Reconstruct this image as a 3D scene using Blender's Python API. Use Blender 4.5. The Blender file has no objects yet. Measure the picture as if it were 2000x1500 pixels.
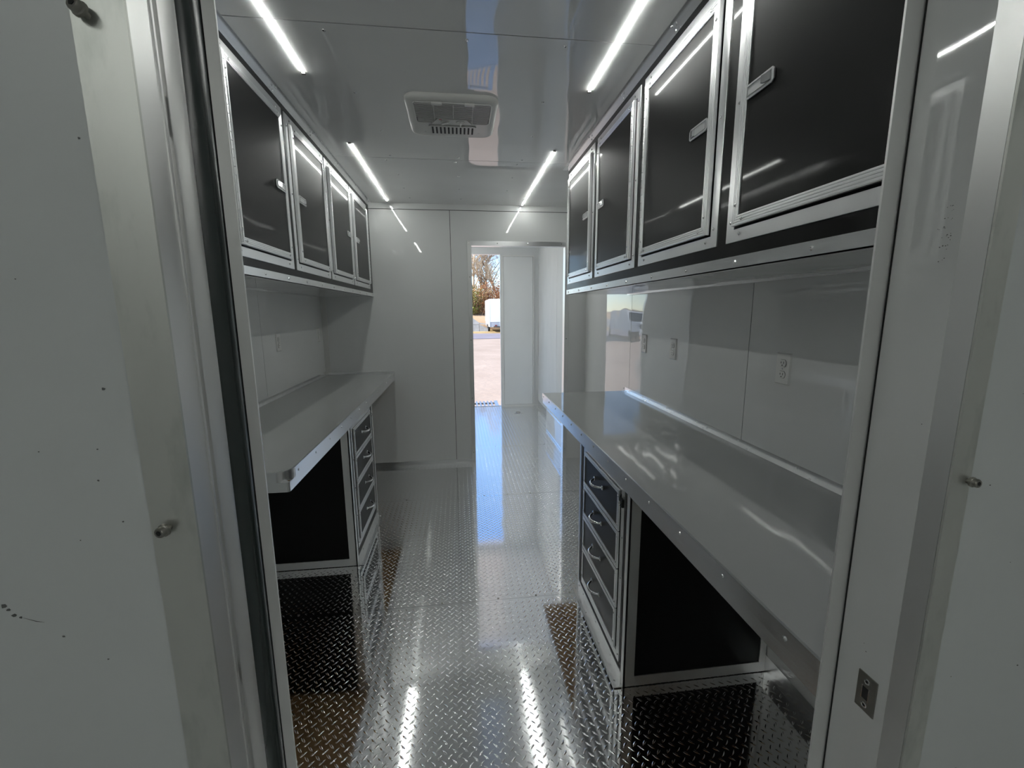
import bpy, bmesh, math, random
import numpy as np
from mathutils import Vector, Matrix

sc = bpy.context.scene
COL = sc.collection
PI = math.pi
random.seed(7)

# ------------------------------------------------------------------ camera
cd = bpy.data.cameras.new('camera')
cam = bpy.data.objects.new('camera', cd)
COL.objects.link(cam)
sc.camera = cam
F_PX, VPX, VPY, ROLL = 838.69, 895.93, 609.11, 0.0272
d_ = Vector((VPX - 1000, VPY - 750, F_PX)).normalized()
dn = Vector((math.sin(ROLL), math.cos(ROLL), 0))
dn = (dn - dn.dot(d_) * d_).normalized()
r_ = dn.cross(d_)
Rm = Matrix((r_, d_, -dn))                       # camera (x right, y down, z forward) to world
cam.matrix_world = Matrix.Translation((0, 0, 1.4)) @ Matrix((
    (Rm[0][0], -Rm[0][1], -Rm[0][2]),
    (Rm[1][0], -Rm[1][1], -Rm[1][2]),
    (Rm[2][0], -Rm[2][1], -Rm[2][2]))).to_4x4()
cd.sensor_width = 36
cd.lens = F_PX / 2000 * 36
cd.clip_start = 0.02
cd.clip_end = 500

# ------------------------------------------------------------------ sky, sun, exposure
world = bpy.data.worlds.new('world')
sc.world = world
world.use_nodes = True
wn = world.node_tree
wn.nodes.clear()
sky = wn.nodes.new('ShaderNodeTexSky')
sky.sky_type = 'NISHITA'
sky.sun_disc = False
sky.sun_elevation = math.radians(38)
sky.sun_rotation = math.radians(250)
sky.air_density = 0.8
sky.dust_density = 0.1
sky.ozone_density = 3.0
bg = wn.nodes.new('ShaderNodeBackground')
bg.inputs['Strength'].default_value = 0.40
wo = wn.nodes.new('ShaderNodeOutputWorld')
wn.links.new(sky.outputs[0], bg.inputs['Color'])
wn.links.new(bg.outputs[0], wo.inputs['Surface'])

sd = bpy.data.lights.new('sun', 'SUN')
sd.energy = 7.0
sd.angle = math.radians(0.55)
sd.color = (1.0, 0.93, 0.84)
sun = bpy.data.objects.new('sun', sd)
COL.objects.link(sun)
sun.rotation_euler = Vector((0.80, 0.22, -0.60)).to_track_quat('-Z', 'Y').to_euler()
sun.location = (-20, -5, 20)

vs = sc.view_settings
vs.view_transform = 'Standard'
vs.look = 'None'
vs.exposure = 0.0
vs.gamma = 1.0
vs.use_curve_mapping = False

LED_POWER = 86.0

# ------------------------------------------------------------------ materials
def new_mat(name):
    m = bpy.data.materials.new(name)
    m.use_nodes = True
    nt = m.node_tree
    return m, nt, nt.nodes['Principled BSDF']

def setp(b, **kw):
    names = dict(color='Base Color', rough='Roughness', metal='Metallic', ior='IOR', coat='Coat Weight',
                 coat_rough='Coat Roughness', coat_ior='Coat IOR', spec='Specular IOR Level',
                 emit='Emission Color', emit_s='Emission Strength', aniso='Anisotropic')
    for k, v in kw.items():
        if k in ('color', 'emit') and len(v) == 3:
            v = (*v, 1)
        b.inputs[names[k]].default_value = v

def noise(nt, scale, detail=3, stretch=None, rough=0.5):
    tc = nt.nodes.new('ShaderNodeTexCoord')
    n = nt.nodes.new('ShaderNodeTexNoise')
    n.inputs['Scale'].default_value = scale
    n.inputs['Detail'].default_value = detail
    n.inputs['Roughness'].default_value = rough
    if stretch:
        mp = nt.nodes.new('ShaderNodeMapping')
        mp.inputs['Scale'].default_value = stretch
        nt.links.new(tc.outputs['Object'], mp.inputs['Vector'])
        nt.links.new(mp.outputs['Vector'], n.inputs['Vector'])
    else:
        nt.links.new(tc.outputs['Object'], n.inputs['Vector'])
    return n

def ramp(nt, src, stops):
    r = nt.nodes.new('ShaderNodeValToRGB')
    e = r.color_ramp.elements
    while len(e) > 1:
        e.remove(e[0])
    e[0].position = stops[0][0]
    e[0].color = (*stops[0][1], 1)
    for p, c in stops[1:]:
        k = e.new(p)
        k.color = (*c, 1)
    nt.links.new(src, r.inputs['Fac'])
    return r

def bump(nt, b, src, strength, dist):
    bp = nt.nodes.new('ShaderNodeBump')
    bp.inputs['Strength'].default_value = strength
    bp.inputs['Distance'].default_value = dist
    nt.links.new(src, bp.inputs['Height'])
    nt.links.new(bp.outputs['Normal'], b.inputs['Normal'])
    return bp

M = {}

def gloss_panel(name, col, wav=0.5, rough=0.03, ior=1.9):
    m, nt, b = new_mat(name)
    setp(b, color=col, rough=rough, ior=ior)
    n = noise(nt, 2.6, 1.0)
    bump(nt, b, n.outputs['Fac'], wav, 0.010)
    M[name] = m

gloss_panel('white_panel', (0.72, 0.73, 0.725))
gloss_panel('white_ceiling', (0.84, 0.845, 0.845), wav=0.6)
gloss_panel('counter_white', (0.38, 0.385, 0.385), wav=0.06, rough=0.05)

m, nt, b = new_mat('painted_wall')               # satin painted sheet around the near doorway
setp(b, rough=0.32, ior=1.5)
tc = nt.nodes.new('ShaderNodeTexCoord')
vo = nt.nodes.new('ShaderNodeTexVoronoi')
vo.inputs['Scale'].default_value = 16
nt.links.new(tc.outputs['Object'], vo.inputs['Vector'])
sx = nt.nodes.new('ShaderNodeSeparateColor')
nt.links.new(vo.outputs['Color'], sx.inputs[0])
mm = nt.nodes.new('ShaderNodeMath')               # scuff radius differs per cell, most cells have none
mm.operation = 'MULTIPLY_ADD'
nt.links.new(sx.outputs[0], mm.inputs[0])
mm.inputs[1].default_value = 0.16
mm.inputs[2].default_value = -0.08
lt = nt.nodes.new('ShaderNodeMath')
lt.operation = 'LESS_THAN'
nt.links.new(vo.outputs['Distance'], lt.inputs[0])
nt.links.new(mm.outputs[0], lt.inputs[1])
r = ramp(nt, lt.outputs[0], [(0.0, (0.66, 0.685, 0.68)), (1.0, (0.10, 0.105, 0.10))])
nt.links.new(r.outputs[0], b.inputs['Base Color'])
M['painted_wall'] = m

def aluminium(name, col, rough, stretch, amp=0.10):
    m, nt, b = new_mat(name)
    setp(b, color=col, metal=1.0, rough=rough)
    n = noise(nt, 40, 4, stretch)
    mr = nt.nodes.new('ShaderNodeMapRange')
    mr.inputs['To Min'].default_value = max(0.02, rough - amp)
    mr.inputs['To Max'].default_value = rough + amp
    nt.links.new(n.outputs['Fac'], mr.inputs['Value'])
    nt.links.new(mr.outputs[0], b.inputs['Roughness'])
    bump(nt, b, n.outputs['Fac'], 0.04, 0.0004)
    M[name] = m

aluminium('aluminium', (0.88, 0.885, 0.89), 0.30, (1, 1, 1), 0.05)
aluminium('aluminium_long', (0.88, 0.885, 0.89), 0.24, (4, 0.3, 4), 0.06)
aluminium('aluminium_up', (0.90, 0.90, 0.89), 0.36, (3, 3, 0.25), 0.05)
aluminium('stop_aluminium', (0.93, 0.93, 0.92), 0.42, (2, 2, 0.25), 0.04)
M['stop_aluminium'].node_tree.nodes['Principled BSDF'].inputs['Metallic'].default_value = 0.72
aluminium('bright_rivet', (0.85, 0.85, 0.85), 0.14, (1, 1, 1), 0.04)
aluminium('chrome', (0.86, 0.86, 0.87), 0.10, (1, 1, 1), 0.03)
aluminium('dull_steel', (0.33, 0.32, 0.29), 0.33, (1, 1, 1), 0.08)

m, nt, b = new_mat('mill_flange')                # dull oxidised angle around the near doorway
setp(b, metal=0.85, rough=0.42)
n = noise(nt, 9, 6, (1, 1, 0.35), 0.62)
r = ramp(nt, n.outputs['Fac'], [(0.30, (0.40, 0.42, 0.40)), (0.42, (0.60, 0.62, 0.58)), (0.5, (0.72, 0.73, 0.69)), (0.8, (0.76, 0.77, 0.73))])
nt.links.new(r.outputs[0], b.inputs['Base Color'])
M['mill_flange'] = m

m, nt, b = new_mat('tread_plate')
setp(b, color=(0.87, 0.875, 0.88), metal=1.0, rough=0.07)
n = noise(nt, 14, 4)
mr = nt.nodes.new('ShaderNodeMapRange')
mr.inputs['To Min'].default_value = 0.045
mr.inputs['To Max'].default_value = 0.10
nt.links.new(n.outputs['Fac'], mr.inputs['Value'])
nt.links.new(mr.outputs[0], b.inputs['Roughness'])
n2 = noise(nt, 5, 1)
bump(nt, b, n2.outputs['Fac'], 0.12, 0.006)
M['tread_plate'] = m

m, nt, b = new_mat('black_panel')
setp(b, color=(0.008, 0.008, 0.008), rough=0.36, ior=1.2, coat=0.26, coat_rough=0.05, coat_ior=1.4)
M['black_panel'] = m

m, nt, b = new_mat('black_rubber')
setp(b, color=(0.022, 0.032, 0.031), rough=0.26, ior=1.7)
M['black_rubber'] = m

def plain(name, col, rough=0.5, **kw):
    m, nt, b = new_mat(name)
    setp(b, color=col, rough=rough, **kw)
    M[name] = m
    return m

plain('dark_gap', (0.015, 0.015, 0.015), 0.7)
plain('white_plastic', (0.68, 0.68, 0.66), 0.32)
plain('outlet_plastic', (0.74, 0.74, 0.72), 0.22)
plain('grey_filter', (0.10, 0.095, 0.095), 0.8)
plain('red_dot', (0.6, 0.03, 0.02), 0.4)
plain('scuff_grey', (0.13, 0.135, 0.13), 0.6)
plain('slot_black', (0.01, 0.01, 0.01), 0.6)
plain('tyre', (0.02, 0.02, 0.02), 0.8)
plain('trailer_white', (0.82, 0.82, 0.80), 0.35)
plain('trailer_grey', (0.42, 0.43, 0.45), 0.45)
plain('window_glass', (0.03, 0.04, 0.05), 0.06)
plain('truck_red', (0.25, 0.03, 0.02), 0.3)

m, nt, b = new_mat('plywood')
setp(b, rough=0.6)
n = noise(nt, 6, 6, (6, 0.5, 1))
r = ramp(nt, n.outputs['Fac'], [(0.3, (0.30, 0.17, 0.075)), (0.7, (0.50, 0.31, 0.15))])
nt.links.new(r.outputs[0], b.inputs['Base Color'])
M['plywood'] = m

m, nt, b = new_mat('led')
setp(b, color=(0.9, 0.9, 0.88), emit=(0.97, 1.0, 0.955), emit_s=LED_POWER)
M['led'] = m

def ground_mat(name, a, c, scale, bs=0.4):
    m, nt, b = new_mat(name)
    setp(b, rough=0.95)
    n = noise(nt, scale, 8, rough=0.65)
    r = ramp(nt, n.outputs['Fac'], [(0.3, a), (0.7, c)])
    nt.links.new(r.outputs[0], b.inputs['Base Color'])
    n2 = noise(nt, scale * 12, 4)
    bump(nt, b, n2.outputs['Fac'], bs, 0.05)
    M[name] = m

ground_mat('sandy_gravel', (0.46, 0.34, 0.25), (0.60, 0.46, 0.35), 0.5)
ground_mat('shadow_gravel', (0.27, 0.24, 0.26), (0.36, 0.32, 0.34), 0.6)  # darker gravel tone that stands for a shadow on the yard
ground_mat('dry_grass', (0.42, 0.30, 0.13), (0.60, 0.44, 0.22), 1.2)
ground_mat('bank_earth', (0.50, 0.34, 0.20), (0.66, 0.48, 0.32), 0.4)
ground_mat('concrete', (0.30, 0.31, 0.32), (0.44, 0.45, 0.46), 2.0, 0.2)
ground_mat('bark_pale', (0.46, 0.36, 0.25), (0.66, 0.54, 0.40), 3.0)
ground_mat('bark_brown', (0.20, 0.13, 0.08), (0.40, 0.28, 0.19), 3.0)
ground_mat('twig_brown', (0.26, 0.16, 0.10), (0.44, 0.29, 0.19), 1.0)
plain('leaf_rust', (0.42, 0.17, 0.07), 0.8)
plain('leaf_straw', (0.46, 0.32, 0.15), 0.8)
plain('leaf_green', (0.26, 0.30, 0.05), 0.7)

# ------------------------------------------------------------------ mesh helpers
ORG = {}                                         # world origin of every object made here

def tag(o, label=None, cat=None, group=None, kind=None):
    if label: o['label'] = label
    if cat: o['category'] = cat
    if group: o['group'] = group
    if kind: o['kind'] = kind
    return o

def thing(name, loc, label=None, cat=None, group=None, kind=None):
    o = bpy.data.objects.new(name, None)
    o.empty_display_size = 0.1
    o.location = loc
    COL.objects.link(o)
    ORG[o.name] = Vector(loc)
    return tag(o, label, cat, group, kind)

class MB:
    def __init__(s):
        s.v = []
        s.f = []

    def add(s, vs_, fs):
        n = len(s.v)
        s.v += [tuple(p) for p in vs_]
        s.f += [tuple(i + n for i in f) for f in fs]
        return s

    def box(s, x0, x1, y0, y1, z0, z1):
        x0, x1 = min(x0, x1), max(x0, x1)
        y0, y1 = min(y0, y1), max(y0, y1)
        z0, z1 = min(z0, z1), max(z0, z1)
        return s.add([(x0, y0, z0), (x1, y0, z0), (x1, y1, z0), (x0, y1, z0), (x0, y0, z1), (x1, y0, z1), (x1, y1, z1), (x0, y1, z1)],
                     [(3, 2, 1, 0), (4, 5, 6, 7), (0, 1, 5, 4), (1, 2, 6, 5), (2, 3, 7, 6), (3, 0, 4, 7)])

    def prism(s, pts, a, bb):
        """closed polygon pts (3D) swept by vector a->bb offset"""
        off = Vector(bb) - Vector(a)
        n = len(pts)
        p0 = [Vector(p) for p in pts]
        p1 = [p + off for p in p0]
        fs = [tuple(range(n))[::-1], tuple(range(n, 2 * n))]
        fs += [(i, (i + 1) % n, n + (i + 1) % n, n + i) for i in range(n)]
        return s.add(p0 + p1, fs)

    def dome(s, c, nrm, r, h, seg=8):
        nrm = Vector(nrm).normalized()
        t = nrm.orthogonal().normalized()
        u = nrm.cross(t)
        c = Vector(c)
        vs_ = []
        for rr, hh in ((1.0, 0.0), (0.92, 0.45), (0.55, 0.9)):
            for i in range(seg):
                a = 2 * PI * i / seg
                vs_.append(c + (t * math.cos(a) + u * math.sin(a)) * r * rr + nrm * h * hh)
        vs_.append(c + nrm * h)
        fs = []
        for k in range(2):
            fs += [(k * seg + i, k * seg + (i + 1) % seg, (k + 1) * seg + (i + 1) % seg, (k + 1) * seg + i) for i in range(seg)]
        fs += [(2 * seg + i, 2 * seg + (i + 1) % seg, 3 * seg) for i in range(seg)]
        fs.append(tuple(range(seg))[::-1])
        return s.add(vs_, fs)

    def lathe(s, c, axis, prof, seg=16):
        """prof: list of (radius, distance along axis)"""
        axis = Vector(axis).normalized()
        t = axis.orthogonal().normalized()
        u = axis.cross(t)
        c = Vector(c)
        vs_ = []
        for rr, hh in prof:
            for i in range(seg):
                a = 2 * PI * i / seg
                vs_.append(c + (t * math.cos(a) + u * math.sin(a)) * rr + axis * hh)
        fs = []
        for k in range(len(prof) - 1):
            fs += [(k * seg + i, k * seg + (i + 1) % seg, (k + 1) * seg + (i + 1) % seg, (k + 1) * seg + i) for i in range(seg)]
        fs.append(tuple(range(seg))[::-1])
        fs.append(tuple((len(prof) - 1) * seg + i for i in range(seg)))
        return s.add(vs_, fs)

    def tube(s, pts, rads, seg=8):
        pts = [Vector(p) for p in pts]
        if not hasattr(rads, '__len__'):
            rads = [rads] * len(pts)
        vs_ = []
        ref = None
        for i, p in enumerate(pts):
            d = (pts[min(i + 1, len(pts) - 1)] - pts[max(i - 1, 0)]).normalized()
            if ref is None:
                ref = d.orthogonal().normalized()
            ref = (ref - d * ref.dot(d)).normalized()
            u = d.cross(ref)
            for k in range(seg):
                a = 2 * PI * k / seg
                vs_.append(p + (ref * math.cos(a) + u * math.sin(a)) * rads[i])
        n = len(pts)
        fs = []
        for i in range(n - 1):
            fs += [(i * seg + k, i * seg + (k + 1) % seg, (i + 1) * seg + (k + 1) % seg, (i + 1) * seg + k) for k in range(seg)]
        fs.append(tuple(range(seg))[::-1])
        fs.append(tuple((n - 1) * seg + k for k in range(seg)))
        return s.add(vs_, fs)

    def build(s, name, mat, parent=None, smooth=False, label=None, cat=None, group=None, kind=None, recalc=True, bevel=0, origin=None):
        P = np.array(s.v, dtype=float)
        lo, hi = P.min(0), P.max(0)
        org = Vector(((lo[0] + hi[0]) / 2, (lo[1] + hi[1]) / 2, lo[2])) if origin is None else Vector(origin)
        P = P - np.array(org)
        me = bpy.data.meshes.new(name)
        me.from_pydata(P.tolist(), [], s.f)
        if recalc:
            bm = bmesh.new()
            bm.from_mesh(me)
            bmesh.ops.recalc_face_normals(bm, faces=bm.faces[:])
            if bevel:
                bmesh.ops.bevel(bm, geom=bm.edges[:], offset=bevel, segments=2, affect='EDGES', profile=0.6)
            bm.to_mesh(me)
            bm.free()
        if smooth:
            me.shade_smooth()
            if smooth != 'all':
                me.set_sharp_from_angle(angle=math.radians(smooth if not isinstance(smooth, bool) else 40))
        me.materials.append(M[mat])
        o = bpy.data.objects.new(name, me)
        COL.objects.link(o)
        ORG[o.name] = org
        if parent is not None:
            o.parent = parent
            o.location = org - ORG[parent.name]
        else:
            o.location = org
        return tag(o, label, cat, group, kind)

def box(name, mat, parent, x0, x1, y0, y1, z0, z1, **kw):
    return MB().box(x0, x1, y0, y1, z0, z1).build(name, mat, parent, **kw)

# ------------------------------------------------------------------ main dimensions (metres)
XL, XR = -1.165, 1.155                           # side walls
H = 2.30                                         # ceiling
Y0, Y1 = 0.422, 0.530                            # wall with the near doorway
YP0, YP1 = 3.88, 3.95                            # partition
YF = 6.26                                        # end wall of the second room
YB = -2.3                                        # back of the room the camera stands in
DXL, DXR = -0.256, 0.58                          # near doorway
PXL, PXR = 0.12, 0.96                            # partition doorway
FXL, FXR = -0.44, 0.60                           # end doorway

# ------------------------------------------------------------------ the setting: floor
floor = thing('floor', (0, 2, 0), 'diamond tread plate floor of polished aluminium sheets', None, kind='structure')
plate_y = [YB, -0.525, 0.69, 1.905, 3.12, 4.335, 5.55, YF + 0.03]
P_T = 0.0334

def tread_mesh(ya, yb, name, parent):
    Lh, Wh, hh = 0.0140, 0.0034, 0.0016
    base = np.array([(-Lh, 0, 0), (-Lh * .30, -Wh, 0), (Lh * .30, -Wh, 0), (Lh, 0, 0), (Lh * .30, Wh, 0), (-Lh * .30, Wh, 0),
                     (-Lh * .5, 0, hh), (Lh * .5, 0, hh)])
    fc = [(0, 1, 6), (1, 2, 7, 6), (2, 3, 7), (3, 4, 7), (4, 5, 6, 7), (5, 0, 6)]
    rots = []
    for s in (1, -1):
        c, q = math.cos(s * PI / 4), math.sin(s * PI / 4)
        rots.append(base @ np.array([(c, q, 0), (-q, c, 0), (0, 0, 1)]))
    V, Fc = [], []
    k = 0
    for q in (0, 1):
        i0, i1 = math.ceil((XL + .012) / P_T - q * .5), math.floor((XR - .012) / P_T - q * .5)
        j0, j1 = math.ceil((ya + .010) / P_T - q * .5), math.floor((yb - .010) / P_T - q * .5)
        for j in range(j0, j1 + 1):
            for i in range(i0, i1 + 1):
                V.append(rots[q] + np.array(((i + q * .5) * P_T, (j + q * .5) * P_T, 0.0)))
                for f in fc:
                    Fc.append(tuple(w + k * 8 for w in f))
                k += 1
    mb = MB()
    mb.v = [tuple(p) for p in np.concatenate(V)]
    mb.f = Fc
    return mb.build(name, 'tread_plate', parent, smooth='all', recalc=False, kind='stuff')

for a, c in zip(plate_y[:-1], plate_y[1:]):
    pl = box('floor_plate', 'tread_plate', floor, XL, XR, a + 0.0008, c - 0.0008, -0.03, 0.0)
    if c > 0.6:
        tread_mesh(max(a, 0.45), min(c, YF), 'tread_pattern', pl)
sub = MB().box(XL, XR, YB, YF + .03, -0.09, -0.031)
sub.build('subfloor', 'dark_gap', floor)
scr = MB()
for ys in (1.915, 3.13, 4.345):
    for xs in (-0.78, -0.42, -0.12, 0.165, 0.345, 0.52, 0.86):
        scr.dome((xs + random.uniform(-.01, .01), ys, 0.0), (0, 0, 1), 0.006, 0.0025)
scr.build('floor_screws', 'dull_steel', floor, kind='stuff')

# tie-down ring let into the second room's floor
tr = thing('tie_down_ring', (0.79, 5.82, 0.0), 'small recessed tie-down ring in the floor beyond the doorway', 'ring')
box('recess_plate', 'chrome', tr, 0.735, 0.845, 5.77, 5.87, 0.0, 0.004)
MB().tube([(0.79 + .032 * math.cos(t * PI / 8), 5.82 + .032 * math.sin(t * PI / 8), 0.007) for t in range(17)], 0.004, 6).build('ring', 'dull_steel', tr, smooth=True)

# ------------------------------------------------------------------ ceiling
ceil = thing('ceiling', (0, 2, H), 'glossy white sheet ceiling with narrow dark seams', None, kind='structure')
box('roof_deck', 'dark_gap', ceil, XL - .06, XR + .06, YB - .06, YF + .06, H + 0.004, H + 0.06)
cy = [YB, -2.05, -0.84, 0.37, 1.58, 2.79, 4.0, 5.21, YF]
for a, c in zip(cy[:-1], cy[1:]):
    box('ceiling_panel', 'white_ceiling', ceil, XL, XR, a + 0.0022, c - 0.0022, H, H + 0.005)
scr = MB()
for a in (1.62, 2.02, 2.40, 2.75, 2.83, 3.10, 3.42, 3.70):
    for xs in (-0.38, 0.03, 0.40):
        scr.dome((xs + random.uniform(-.03, .03), a, H), (0, 0, -1), 0.0065, 0.003)
scr.build('ceiling_screws', 'bright_rivet', ceil, kind='stuff')

# ------------------------------------------------------------------ side walls
def side_wall(name, side, seams, label):
    X = XR if side > 0 else XL
    w = thing(name, (X, 2, 0), label, None, kind='structure')
    box('backing', 'dark_gap', w, X + side * .004, X + side * .06, YB - .06, YF + .06, -0.09, H + .01)
    for a, c in zip(seams[:-1], seams[1:]):
        box('wall_panel', 'white_panel', w, X, X + side * .005, a + 0.0019, c - 0.0019, 0, H)
    return w

wall_r = side_wall('wall_right', 1, [YB, -0.81, 0.40, 1.60, 2.81, 3.90, 5.06, YF], 'glossy white sheet wall on the right with thin upright seams')
wall_l = side_wall('wall_left', -1, [YB, -0.92, 0.29, 1.50, 2.72, 3.90, 5.10, YF], 'glossy white sheet wall on the left with thin upright seams')
for nm, X, s in (('baseboard_right', XR, -1), ('baseboard_left', XL, 1)):
    bb = MB()
    for ya, yb in ((Y1, YP0), (YP1, YF)):
        bb.box(X, X + s * .004, ya, yb, 0.0, 0.075)
    bb.build(nm, 'aluminium_long', None, label='aluminium kick strip along the foot of the %s wall' % nm.split('_')[1], kind='structure')

# ------------------------------------------------------------------ partition with the doorway
wp = thing('wall_partition', (0, YP0, 0), 'white sheet partition with an open doorway at the end of the room', None, kind='structure')
for x0, x1, z0, z1 in ((XL, PXL, 0, H), (PXR, XR, 0, H), (PXL, PXR, 1.968, H)):
    box('core', 'dark_gap', wp, x0, x1, YP0 + .004, YP1, z0, z1)
box('wall_panel', 'white_panel', wp, XL, -0.0570, YP0, YP0 + .004, 0, 2.25)
box('back_skin', 'white_panel', wp, XL, PXL, YP1, YP1 + .003, 0, H)
box('back_skin', 'white_panel', wp, PXR, XR, YP1, YP1 + .003, 0, H)
box('back_skin', 'white_panel', wp, PXL, PXR, YP1, YP1 + .003, 1.968, H)
box('wall_panel', 'white_panel', wp, -0.053, PXL, YP0, YP0 + .004, 0, 2.25)
box('wall_panel', 'white_panel', wp, PXL, PXR, YP0, YP0 + .004, 1.968, 2.25)
box('wall_panel', 'white_panel', wp, PXR, XR, YP0, YP0 + .004, 0, 2.249)
box('cove_strip', 'white_panel', wp, XL, XR, YP0 - .002, YP0 + .004, 2.2545, H)
box('corner_strip', 'white_plastic', wp, XL, XL + .045, YP0 - .003, YP0, 0.87, 1.53)
fr = thing('trim_1', (PXL, YP0, 0), 'aluminium angle around the partition doorway', None, kind='structure')
t = .003
MB().box(PXL - .033, PXL, YP0 - t, YP0, .0, 2.004).box(PXL, PXL + t, YP0 - t, YP1 + t, 0, 1.968).build('jamb_angle', 'aluminium_up', fr)
MB().box(PXR, PXR + .033, YP0 - t, YP0, .0, 2.004).box(PXR - t, PXR, YP0 - t, YP1 + t, 0, 1.968).build('jamb_angle', 'aluminium_up', fr)
MB().box(PXL, PXR, YP0 - t, YP0, 1.968, 2.004).box(PXL, PXR, YP0 - t, YP1 + t, 1.965, 1.968).build('head_angle', 'aluminium', fr)
rv = MB()
for zz in (.1, .62, 1.15, 1.7):
    rv.dome((PXL - .016, YP0 - t, zz), (0, -1, 0), .005, .003)
    rv.dome((PXR + .016, YP0 - t, zz), (0, -1, 0), .005, .003)
for xx in (PXL - .016, .35, .62, .92):
    rv.dome((xx, YP0 - t, 1.986), (0, -1, 0), .005, .003)
rv.build('rivets', 'bright_rivet', fr, kind='stuff')
MB().box(XL, PXL - .033, YP0 - .004, YP0 - .0005, 0, .04).build('baseboard_partition', 'aluminium', None, label='aluminium kick strip at the foot of the partition', kind='structure')

# ------------------------------------------------------------------ end wall of the second room
wf = thing('wall_end', (0, YF, 0), 'white end wall of the far room around its outside doorway', None, kind='structure')
for x0, x1, z0, z1 in ((XL, FXL, 0, H), (FXR, XR, 0, H), (FXL, FXR, 2.20, H)):
    box('wall_panel', 'white_panel', wf, x0, x1, YF, YF + .05, z0, z1)
dl = thing('door_3', (0.84, YF - .02, 0.02), 'narrow white closed door leaf beside the bright outside doorway', None, kind='structure')
box('leaf', 'white_panel', dl, 0.645, 1.065, YF - .022, YF - .001, 0.03, 2.165)
for x0, x1, z0, z1 in ((0.605, 0.643, 0.0, 2.18), (1.067, 1.085, 0.0, 2.18), (0.643, 1.067, 2.167, 2.182), (0.643, 1.067, 0.0, 0.028)):
    box('leaf_frame', 'white_plastic', dl, x0, x1, YF - .026, YF - .001, z0, z1)
tf = thing('trim_2', (FXL, YF, 0), 'aluminium edge around the far outside doorway', None, kind='structure')
box('jamb_angle', 'aluminium_up', tf, FXL - .02, FXL + .003, YF - .003, YF + .055, 0, 2.2)
box('jamb_angle', 'aluminium_up', tf, FXR - .003, FXR, YF - .003, YF + .055, 0, 2.2)
box('head_angle', 'aluminium', tf, FXL, FXR, YF - .003, YF + .055, 2.195, 2.2)
box('threshold', 'aluminium', tf, FXL, FXR, YF + .03, YF + .06, -.06, 0.004)

wb_ = thing('wheel_box', (1.078, 4.415, 0), 'low white wheel box along the right wall of the far room', 'wheel box')
box('cover', 'white_panel', wb_, 1.0, XR - .005, YP1 + .005, 4.87, 0.002, .28)
for z0 in (.002, .255):
    box('edge_angle', 'aluminium_long', wb_, .997, 1.0, YP1 + .005, 4.87, z0, z0 + .025)
box('edge_angle', 'aluminium_up', wb_, .997, 1.025, 4.87, 4.873, .002, .28)

# ------------------------------------------------------------------ near wall with the doorway the camera looks through
wn_ = thing('wall_near', (0, Y0, 0), 'white painted wall around the doorway in the foreground', None, kind='structure')
for x0, x1, z0, z1 in ((XL, DXL - .02, 0, H), (DXR, XR, 0, H), (DXL - .02, DXR, 2.02, H)):
    box('wall_sheet', 'painted_wall', wn_, x0, x1, Y0, Y1, z0, z1)

jr = thing('trim_3', (DXR, Y0, 0), 'aluminium angle and stop on the right of the foreground doorway', None, kind='structure')
MB().box(DXR - .0025, DXR + .025, Y0 - .003, Y0 - .0003, 0, 2.02).build('face_flange', 'mill_flange', jr)
MB().box(DXR - .0025, DXR - .0003, Y0, Y0 + .028, 0, 2.02).build('return_flange', 'aluminium_up', jr)
box('reveal_sheet', 'white_panel', jr, DXR - .0015, DXR, Y0 + .028, Y1 - .001, 0, 2.02)
MB().box(DXR - .0275, DXR - .001, Y1, Y1 + .003, 0, 2.02).build('stop_strip', 'stop_aluminium', jr)
box('shadow_joint', 'dark_gap', jr, DXR - .0022, DXR - .0015, Y1 - .002, Y1, 0, 2.02)

def hex_screw(parent, x, z, tilt):
    c = Vector((x, Y0 - .003, z))
    ax = Vector(tilt).normalized()
    mb = MB()
    mb.lathe(c, ax, [(.0028, -.002), (.0028, .004), (.0062, .0042), (.0062, .0065), (.0052, .0072), (.0052, .0105), (.0045, .0115)], 12)
    o = mb.build('hex_screw', 'dull_steel', parent, smooth=35)
    MB().lathe(c, ax, [(.0026, .0114), (.0026, .0118)], 6).build('socket', 'slot_black', o)

hex_screw(jr, .600, 1.196, (0.1, -1, 0.05))

sp = thing('strike_plate', (DXR - .003, .477, .9), 'small dark steel strike plate on the white door reveal at right', 'strike plate')
yc, zc = 0.4785, 0.8445
pts = [(0, yc - .0142, zc - .029), (0, yc + .0142, zc - .029), (0, yc + .0142, zc + .029), (0, yc - .0142, zc + .029)]
MB().prism([(DXR - .0015, p[1], p[2]) for p in pts], (0, 0, 0), (-.0018, 0, 0)).build('plate', 'dull_steel', sp)
box('latch_hole', 'slot_black', sp, DXR - .0036, DXR - .0032, yc - .004, yc + .005, zc - .010, zc + .009)
MB().box(DXR - .0042, DXR - .0033, yc + .005, yc + .0065, zc - .011, zc + .010).box(DXR - .0042, DXR - .0033, yc - .0055, yc - .004, zc - .011, zc + .010).build('hole_lip', 'chrome', sp)
for zz in (zc + .019, zc - .019):
    o = MB().lathe((DXR - .0033, yc, zz), (-1, 0, 0), [(.0042, 0), (.0042, .0006), (.003, .0008)], 12).build('plate_screw', 'chrome', sp)
    MB().lathe((DXR - .0041, yc, zz), (-1, 0, 0), [(.002, 0), (.002, .0003)], 6).build('screw_recess', 'slot_black', o)

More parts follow.
